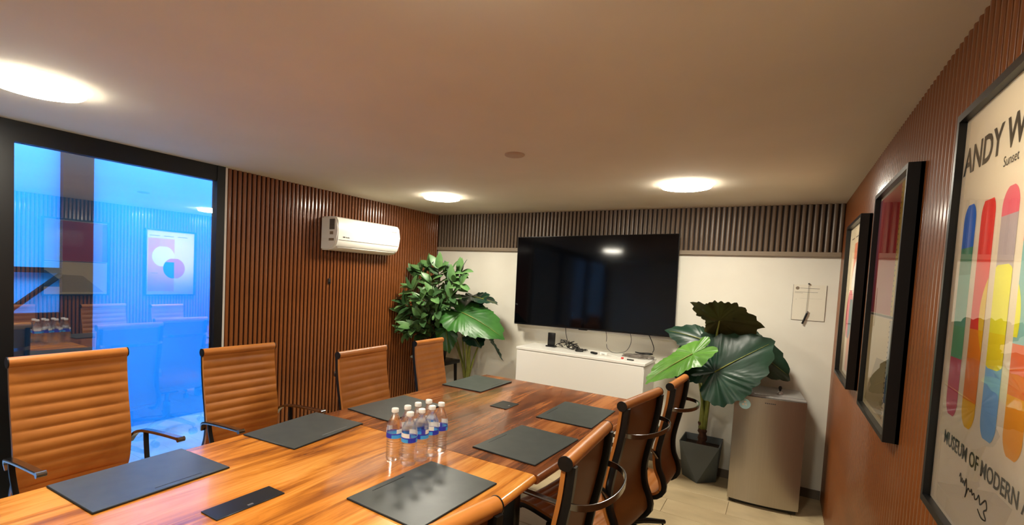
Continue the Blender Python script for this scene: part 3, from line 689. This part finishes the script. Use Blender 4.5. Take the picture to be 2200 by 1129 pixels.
# ------------------------------------------------------------------ notice sheet with hanging marker
ns = thing('notice_sheet', 'clear sheet with a printed form, pinned on the white wall above the fridge', 'notice', (.163, YB-.004, 1.432))
bm = bmesh.new(); add_box(bm, -.1, .1, 0, .003, -.13, .13); bm_done(bm, 'sheet', mat('notice_sheet_plastic', srgb(242, 236, 218), .15), ns)
bm = bmesh.new(); add_box(bm, -.1015, -.0995, -.001, .0035, -.131, .13); add_box(bm, .0995, .1015, -.001, .0035, -.131, .13); add_box(bm, -.1, .1, -.001, .0035, -.1315, -.1295); bm_done(bm, 'sheet_edge', M_['greyplastic'], ns)
marks(ns, [(-.06, .06, -.0006, 0, .103, .1055), (-.09, .05, -.0006, 0, .075, .077), (-.09, -.04, -.0006, 0, .068, .0695), (-.08, -.078, -.0006, 0, .02, .0235), (-.06, .08, -.0004, 0, .03, .0305)], M_['greyplastic'], 'printed_lines')
bm = bmesh.new(); add_cyl(bm, (-.075, -.0008, .104), (-.075, 0, .104), .012, n=20); bm_done(bm, 'printed_emblem', M_['trim'], ns)
mk = thing('hanging_marker', 'black marker hanging on a thin string in front of the notice sheet', 'marker', (.155, YB-.014, 1.55))
bm = bmesh.new(); add_tube(bm, [(0, 0, .02), (-.002, 0, -.1), (-.004, 0, -.2)], .0012, 6); bm_done(bm, 'string', M_['greyplastic'], mk)
bm = bmesh.new(); add_cyl(bm, (0, .0125, .02), (0, -.004, .02), .006, n=12); bm_done(bm, 'pin', M_['darkgrey'], mk)
bm = bmesh.new(); add_tube(bm, [(.002, -.004, -.195), (-.022, -.004, -.275)], .0065, 10); bm_done(bm, 'marker_barrel', M_['black'], mk, smooth=True, auto=50)
bm = bmesh.new(); add_tube(bm, [(.006, -.004, -.18), (.0022, -.004, -.195)], .005, 10); bm_done(bm, 'marker_cap', M_['greyplastic'], mk, smooth=True, auto=50)

# ------------------------------------------------------------------ fridge
fr = thing('mini_fridge', 'small brushed steel fridge in the right corner with a round sticker', 'fridge', (-.024, 3.875, 0), .085)
bm = bmesh.new(); add_box(bm, -.205, .205, .055, .385, .025, .768, .006); bm_done(bm, 'cabinet', M_['fridgegrey'], fr, smooth=True, auto=40)
bm = bmesh.new(); add_box(bm, -.208, .208, .05, .39, .768, .785, .005); bm_done(bm, 'top_lid', M_['fridgegrey'], fr, smooth=True, auto=40)
bm = bmesh.new(); nn = 16; A = []; B = []
for z, L_ in ((.03, A), (.77, B)):
    for i in range(nn+1):
        x = -.212+.424*i/nn; L_.append(bm.verts.new((x, -.0-.026*(1-(x/.212)**2), z)))
    L_.append(bm.verts.new((.212, .05, z))); L_.append(bm.verts.new((-.212, .05, z)))
k = len(A)
for j in range(k): bm.faces.new((A[j], A[(j+1) % k], B[(j+1) % k], B[j]))
bm.faces.new(A); bm.faces.new(B[::-1])
bm_done(bm, 'door', M_['steel'], fr, smooth=True, auto=30)
bm = bmesh.new(); add_box(bm, -.2, .2, .01, .05, .006, .03); bm_done(bm, 'kick_plate', M_['black'], fr)
bm = bmesh.new(); add_box(bm, -.211, .211, -.002, .05, .770, .781, .003, 1); bm_done(bm, 'door_cap', M_['fridgegrey'], fr)
for sx in (-1, 1):
    for yy in (.03, .35):
        bm = bmesh.new(); add_cyl(bm, (sx*.17, yy, 0), (sx*.17, yy, .026), .015, n=12); bm_done(bm, 'foot', M_['black'], fr)
st = [c for c in fr.children if c.name.startswith('door')][0]
bm = bmesh.new(); add_cyl(bm, (0, 0, 0), (0, -.0012, 0), .036, n=32); s1 = bm_done(bm, 'sticker', flat('sticker_pale_blue', 190, 236, 244), st, (-.148, -.0140, .712)); s1.rotation_euler[2] = -.17
s1['label'] = 'round pale blue sticker with a white emblem'
bm = bmesh.new(); add_cyl(bm, (-.148, -.0150, .727), (-.148, -.0172, .727), .008, n=14); add_cyl(bm, (-.158, -.0150, .708), (-.158, -.0172, .708), .008, n=14); add_cyl(bm, (-.138, -.0150, .708), (-.138, -.0172, .708), .008, n=14); bm_done(bm, 'sticker_emblem', M_['whiteplastic'], st)
marks(st, [(-.03+q*.011, -.022+q*.011, -.0268, -.0245, .735, .742) for q in range(6)], M_['darkgrey'])
bs = thing('bottle_stopper', 'small metal and black stopper standing on top of the fridge', 'stopper', (.03, 4.02, .7855))
bm = bmesh.new(); add_lathe(bm, [(.022, 0), (.022, .004), (.014, .014), (.008, .02)], 20); bm_done(bm, 'base', M_['silver'], bs, smooth=True, auto=50)
bm = bmesh.new(); add_lathe(bm, [(.006, .018), (.008, .03), (.012, .04), (.009, .052), (.003, .056)], 16); bm_done(bm, 'knob', M_['black'], bs, smooth=True, auto=50)

# ------------------------------------------------------------------ plants
def leaf_mesh(name, Lg, Wd, back=.42, pleat=.012, wav=.010, droop=.25, seed=0, cup=.0, jag=0.):
    """heart-shaped leaf; junction at the origin, tip along +X, upper side +Z; arc parameter runs round the outline"""
    rr = random.Random(seed); me = bpy.data.meshes.new(name); NA, NR = 96, 9; v = [(0, 0, 0)]; f = []
    def rad(ph):
        a = abs(ph)/PI
        pts = [(0, 1), (.06, .93), (.13, .80), (.22, .68), (.33, .60), (.45, .56), (.6, .56), (.72, .57), (.82, .53), (.90, .42), (.96, .22), (1, .05)]
        for (a0, r0), (a1, r1) in zip(pts, pts[1:]):
            if a <= a1: return r0+(r1-r0)*(a-a0)/(a1-a0)
        return .05
    ph0 = rr.random()*6
    for k in range(NR):
        t = (k+1)/NR
        for i in range(NA):
            ph = -PI+2*PI*i/NA; r = rad(ph)*t*Lg
            edge = 1+(.025*math.sin(22*ph+ph0)+.02*math.sin(9*ph+ph0))*t**3; r *= edge+jag*abs(((i*11/NA*2) % 1)-.5)*t**3
            x = r*math.cos(ph); y = r*math.sin(ph)*Wd/Lg/1.05
            if x < 0: x *= back/.5
            yy = abs(y)/(Wd/2)
            s_ = (x-.75*abs(y))/(.115*Lg) if x > .25*abs(y) else (ph if ph > 0 else -ph)*2.2-1.5; z = pleat*1.3*abs(math.sin(PI*s_))**.7*min(1, yy*2.2)*(.35+.65*t)-.006*math.exp(-(y/.012)**2)*(1 if x > 0 else .3)*t
            z += wav*math.sin(7*ph+ph0)*t**2-droop*Lg*(max(x, 0)/Lg)**2-cup*Lg*yy**2-.35*droop*Lg*yy*yy
            v.append((x, y, z))
    for i in range(NA): f.append((0, 1+i, 1+(i+1) % NA))
    for k in range(NR-1):
        for i in range(NA): a = 1+k*NA; f.append((a+i, a+NA+i, a+NA+(i+1) % NA, a+(i+1) % NA))
    me.from_pydata(v, [], f); me.polygons.foreach_set('use_smooth', [True]*len(f)); return me
def orient(o, pos, tip, nrm, parent_loc):
    X = Vector(tip).normalized(); N = Vector(nrm); Z = (N-X*N.dot(X)).normalized(); Y = Z.cross(X)
    m = Matrix((X, Y, Z)).transposed().to_4x4(); m.translation = Vector(pos)-Vector(parent_loc); o.matrix_local = m
def vein(parent, Lg, droop, m):
    bm = bmesh.new(); pts = [(Lg*t, 0, -droop*Lg*t*t+.004) for t in [k/8*.94 for k in range(9)]]
    add_tube(bm, pts, [.005*(1-.8*k/8) for k in range(9)], 6); return bm_done(bm, 'midrib', m, parent, smooth=True)
def big_plant(name, label, base, leaves, stem_base_z, trunk=None, pot=None):
    t = thing(name, label, 'plant', base)
    for q, (pos, tip, nrm, Lg, Wd, m, dr, sd) in enumerate(leaves):
        me = leaf_mesh('leaf', Lg, Wd, droop=dr, seed=sd, jag=.16 if m == 'leafbrown' else .03, back=.45, pleat=.011*Lg/.4); me.materials.append(M_[m])
        o = bpy.data.objects.new('leaf', me); COL.objects.link(o); o.parent = t; orient(o, pos, tip, nrm, base)
        vein(o, Lg, dr, M_['stem'])
        P = Vector(pos)-Vector(base); a = 2*PI*q/len(leaves); s = Vector((.018*math.cos(a), .018*math.sin(a), stem_base_z))
        mid = s.lerp(P, .55)+Vector((0, 0, .07)); bm = bmesh.new()
        add_tube(bm, smooth_path([s, s.lerp(mid, .5)+Vector((0, 0, .03)), mid, P], 5), [.013-.008*k/15 for k in range(16)], 8)
        bm_done(bm, 'stalk', M_['stem'], t, smooth=True)
    return t
# right plant
B = (-.46, 4.165, 0)
UPC = Vector((-.05, -.75, .65))   # faces the room and up
R_leaves = [
 ((-.372, 3.86, .905), (.30, .04, .235), (.1, -.9, .5), .42, .46, 'leafdark', .12, 1),
 ((-.52, 3.80, 1.02), (-.34, -.10, -.24), (.05, -.55, .83), .40, .22, 'leaflight', .10, 2),
 ((-.375, 3.92, 1.27), (.26, .02, .03), (-.05, .75, .75), .25, .40, 'leafbrown', .25, 3),
 ((-.38, 3.96, 1.275), (-.20, -.03, .12), (-.15, .55, .8), .21, .22, 'leafbrown', .05, 8),
 ((-.44, 3.98, 1.10), (-.27, -.04, .09), (-.1, -.75, .6), .30, .24, 'leafdark', .25, 4),
 ((-.30, 4.04, 1.14), (.36, .0, -.16), (.1, -.7, .7), .46, .38, 'leafdark', .22, 5),
 ((-.50, 4.05, 1.04), (-.16, .05, -.03), (-.1, -.8, .55), .22, .22, 'leafdark', .2, 6),
 ((-.40, 3.92, .95), (-.24, -.06, -.05), (-.1, -.8, .55), .30, .30, 'leafdark', .2, 7)]
rp = big_plant('elephant_ear_plant', 'broad-leaved elephant ear plant in the slate planter left of the fridge', B, R_leaves, .40)
bm = bmesh.new(); pts = [(0, 0, .27), (.005, 0, .34), (-.004, 0, .42), (0, 0, .50)]; add_tube(bm, smooth_path(pts, 4), [.034+.006*math.sin(k*2.3)-.0008*k for k in range(13)], 12); bm_done(bm, 'trunk', M_['trunk'], rp, smooth=True)
rp['label'] = 'broad-leaved elephant ear plant left of the fridge, in the slate grey faceted planter'
def pot_facet(label, loc, top=.14, bot=.122, h=.31, m='potgrey'):
    t = thing('planter', label, 'planter', loc); bm = bmesh.new()
    Tt = [bm.verts.new((sx*top, sy*top, h)) for sx, sy in ((-1, -1), (1, -1), (1, 1), (-1, 1))]
    Bb = [bm.verts.new((bot*math.cos(a), bot*math.sin(a), 0)) for a in (-PI/2, 0, PI/2, PI)]
    for i in range(4):
        bm.faces.new((Tt[i], Tt[(i+1) % 4], Bb[i])); bm.faces.new((Tt[(i+1) % 4], Bb[(i+1) % 4], Bb[i]))
    bm.faces.new(Bb)
    It = [bm.verts.new((sx*(top-.006), sy*(top-.006), h)) for sx, sy in ((-1, -1), (1, -1), (1, 1), (-1, 1))]
    Ib = [bm.verts.new((sx*(top-.02), sy*(top-.02), h-.05)) for sx, sy in ((-1, -1), (1, -1), (1, 1), (-1, 1))]
    for i in range(4): bm.faces.new((Tt[i], It[i], It[(i+1) % 4], Tt[(i+1) % 4])); bm.faces.new((It[i], Ib[i], Ib[(i+1) % 4], It[(i+1) % 4]))
    bm_done(bm, 'pot', M_[m], t)
    bm = bmesh.new(); add_box(bm, -top+.022, top-.022, -top+.022, top-.022, h-.06, h-.048); bm_done(bm, 'soil', M_['soil'], t); return t
pot_facet('slate grey faceted planter on the floor left of the fridge', (-.46, 4.165, 0))
# left elephant-ear plant
B = (-2.62, 4.07, 0)
L_leaves = [
 ((-2.55, 3.82, 1.15), (.42, -.04, -.10), (-.05, -.55, .83), .48, .42, 'leafmid', .22, 11),
 ((-2.56, 4.0, 1.30), (.30, -.02, -.02), (.1, -.2, .95), .30, .24, 'leafdark', .12, 12),
 ((-2.44, 4.12, .98), (.20, -.05, -.30), (-.5, -.3, -.6), .34, .20, 'leafdark', .1, 13),
 ((-2.75, 3.86, .98), (.10, -.1, -.22), (.2, -.85, .5), .24, .22, 'leafmid', .2, 14),
 ((-2.78, 3.95, 1.05), (-.22, -.1, -.18), (-.1, -.8, .6), .28, .24, 'leafdark', .2, 15),
 ((-2.66, 3.95, 1.12), (.02, -.2, .12), (.1, -.8, .6), .22, .24, 'leafdark', .25, 16),
 ((-2.50, 3.95, .93), (.14, -.1, -.05), (.1, -.6, .8), .2, .2, 'leafdark', .2, 17),
 ((-2.60, 4.05, 1.20), (.16, -.08, .12), (.1, -.75, .6), .26, .24, 'leafdark', .25, 18)]
lp = big_plant('elephant_ear_plant', 'elephant ear plant with one broad drooping leaf, right of the small-leaved plant', B, L_leaves, .45)
bm = bmesh.new(); add_tube(bm, smooth_path([(0, 0, .40), (.004, 0, .46), (0, 0, .54)], 4), [.028-.0004*k for k in range(9)], 12); bm_done(bm, 'trunk', M_['trunk'], lp, smooth=True)
tp = thing('planter', 'tall white round planter hidden behind the far table corner, holding the drooping-leaf plant', 'planter', B)
bm = bmesh.new(); add_lathe(bm, [(.09, 0), (.10, .01), (.125, .42), (.125, .43), (.115, .43), (.110, .40), (.02, .398)], 32); bm_done(bm, 'pot', M_['whiteplastic'], tp, smooth=True, auto=40)
bm = bmesh.new(); add_lathe(bm, [(.11, .399), (.108, .406)], 24); bm_done(bm, 'soil', M_['soil'], tp)
# stool with small-leaved plant
so = thing('plant_stool', 'black stool in the left back corner carrying the small-leaved plant', 'stool', (-2.93, 4.0, 0))
bm = bmesh.new(); add_box(bm, -.16, .16, -.16, .16, .60, .635, .006); bm_done(bm, 'seat_board', M_['black'], so, smooth=True, auto=40)
for sx in (-1, 1):
    for sy in (-1, 1):
        bm = bmesh.new(); add_tube(bm, [(sx*.15, sy*.14, 0), (sx*.125, sy*.125, .602)], [.012, .017], 8); bm_done(bm, 'leg', M_['black'], so, smooth=True, auto=50)
FB = Vector((-2.93, 3.99, .636))
fp = thing('planter', 'dark pot on the black stool holding the small-leaved plant', 'planter', FB)
bm = bmesh.new(); add_lathe(bm, [(.07, 0), (.075, .005), (.095, .14), (.095, .15), (.088, .15), (.085, .13), (.02, .128)], 28); bm_done(bm, 'pot', M_['black'], fp, smooth=True, auto=40)
bm = bmesh.new(); add_lathe(bm, [(.084, .129), (.082, .136)], 24); bm_done(bm, 'soil', M_['soil'], fp)
fc = thing('small_leaved_plant', 'bushy plant with many small oval leaves in the left back corner', 'plant', FB)
def small_leaf(Lg, Wd, m):
    me = bpy.data.meshes.new('leaf'); v = []; f = []; n = 7
    for i in range(n+1):
        t = i/n; w = Wd/2*math.sin(PI*min(1, t**.85*.97+.015))**.8; x = t*Lg; z = -.18*Lg*t*t
        v += [(x, -w, z+w*.22), (x, 0, z), (x, w, z+w*.22)]
    for i in range(n):
        a = 3*i; f += [(a, a+3, a+4, a+1), (a+1, a+4, a+5, a+2)]
    me.from_pydata(v, [], f); me.polygons.foreach_set('use_smooth', [True]*len(f)); me.materials.append(M_[m]); return me
SL = [small_leaf(.135, .062, 'ficus'), small_leaf(.12, .056, 'ficus'), small_leaf(.13, .06, 'ficus_dark')]
rf = random.Random(21)
# branches: end points relative to the base of the pot
ends = [(-.23, -.30, .62), (-.20, -.18, .86), (-.10, -.20, .90), (0.0, -.18, .93), (.12, -.22, .92), (.24, -.18, .88), (.34, -.15, .90), (.38, -.2, .78), (.30, -.24, .66), (-.20, -.32, .46), (-.24, -.28, .34),
        (-.16, -.36, .56), (.02, -.36, .62), (.14, -.33, .66), (.22, -.34, .52), (.05, -.38, .44), (-.08, -.36, .72), (.30, -.22, .80), (.10, -.30, .80), (-.15, -.33, .28), (-.05, -.4, .34)]
for q, e in enumerate(ends):
    s = Vector((rf.uniform(-.03, .03), rf.uniform(-.03, .03), .13)); E_ = Vector(e); mid = s.lerp(E_, .5)+Vector((0, 0, .05))-Vector((E_.x*.15, E_.y*.1, 0))
    path = smooth_path([s, mid, E_], 8); bm = bmesh.new(); add_tube(bm, path, [.006-.0035*k/16 for k in range(17)], 6)
    br = bm_done(bm, 'branch', M_['trunk'], fc, smooth=True)
    side = 1
    for k in range(6, 17):
        if k % 2 and k < 15: continue
        p = path[k]; tg = (path[min(k+1, 16)]-path[k-1]).normalized()
        for sd in ((1, -1) if k < 16 else (1, -1, 0)):
            lat = tg.cross(Vector((rf.uniform(-.3, .3), rf.uniform(-1, -.6), rf.uniform(.2, .6)))).normalized()
            d = (tg*(.75 if sd else 1)+lat*sd*.85+Vector((rf.uniform(-.2, .2), rf.uniform(-.25, .1), rf.uniform(-.15, .2)))).normalized()
            wp = FB+p+d*.12
            if wp.x < XL+.06 or wp.y > YB-.05: d = (d+Vector((1. if wp.x < XL+.06 else 0, -1. if wp.y > YB-.05 else 0, 0))*.9).normalized()
            if (FB+p+d*.115).x < XL+.025: continue
            o = bpy.data.objects.new('leaf', SL[rf.choice((0, 0, 1, 2))]); COL.objects.link(o); o.parent = br
            X = d; N = Vector((rf.uniform(-.3, .3), rf.uniform(-.9, -.3), rf.uniform(.5, 1))); Z = (N-X*N.dot(X)).normalized(); Y = Z.cross(X)
            mm = Matrix((X, Y, Z)).transposed().to_4x4(); mm.translation = p; sc = rf.uniform(.9, 1.25); o.matrix_local = mm @ Matrix.Scale(sc, 4)
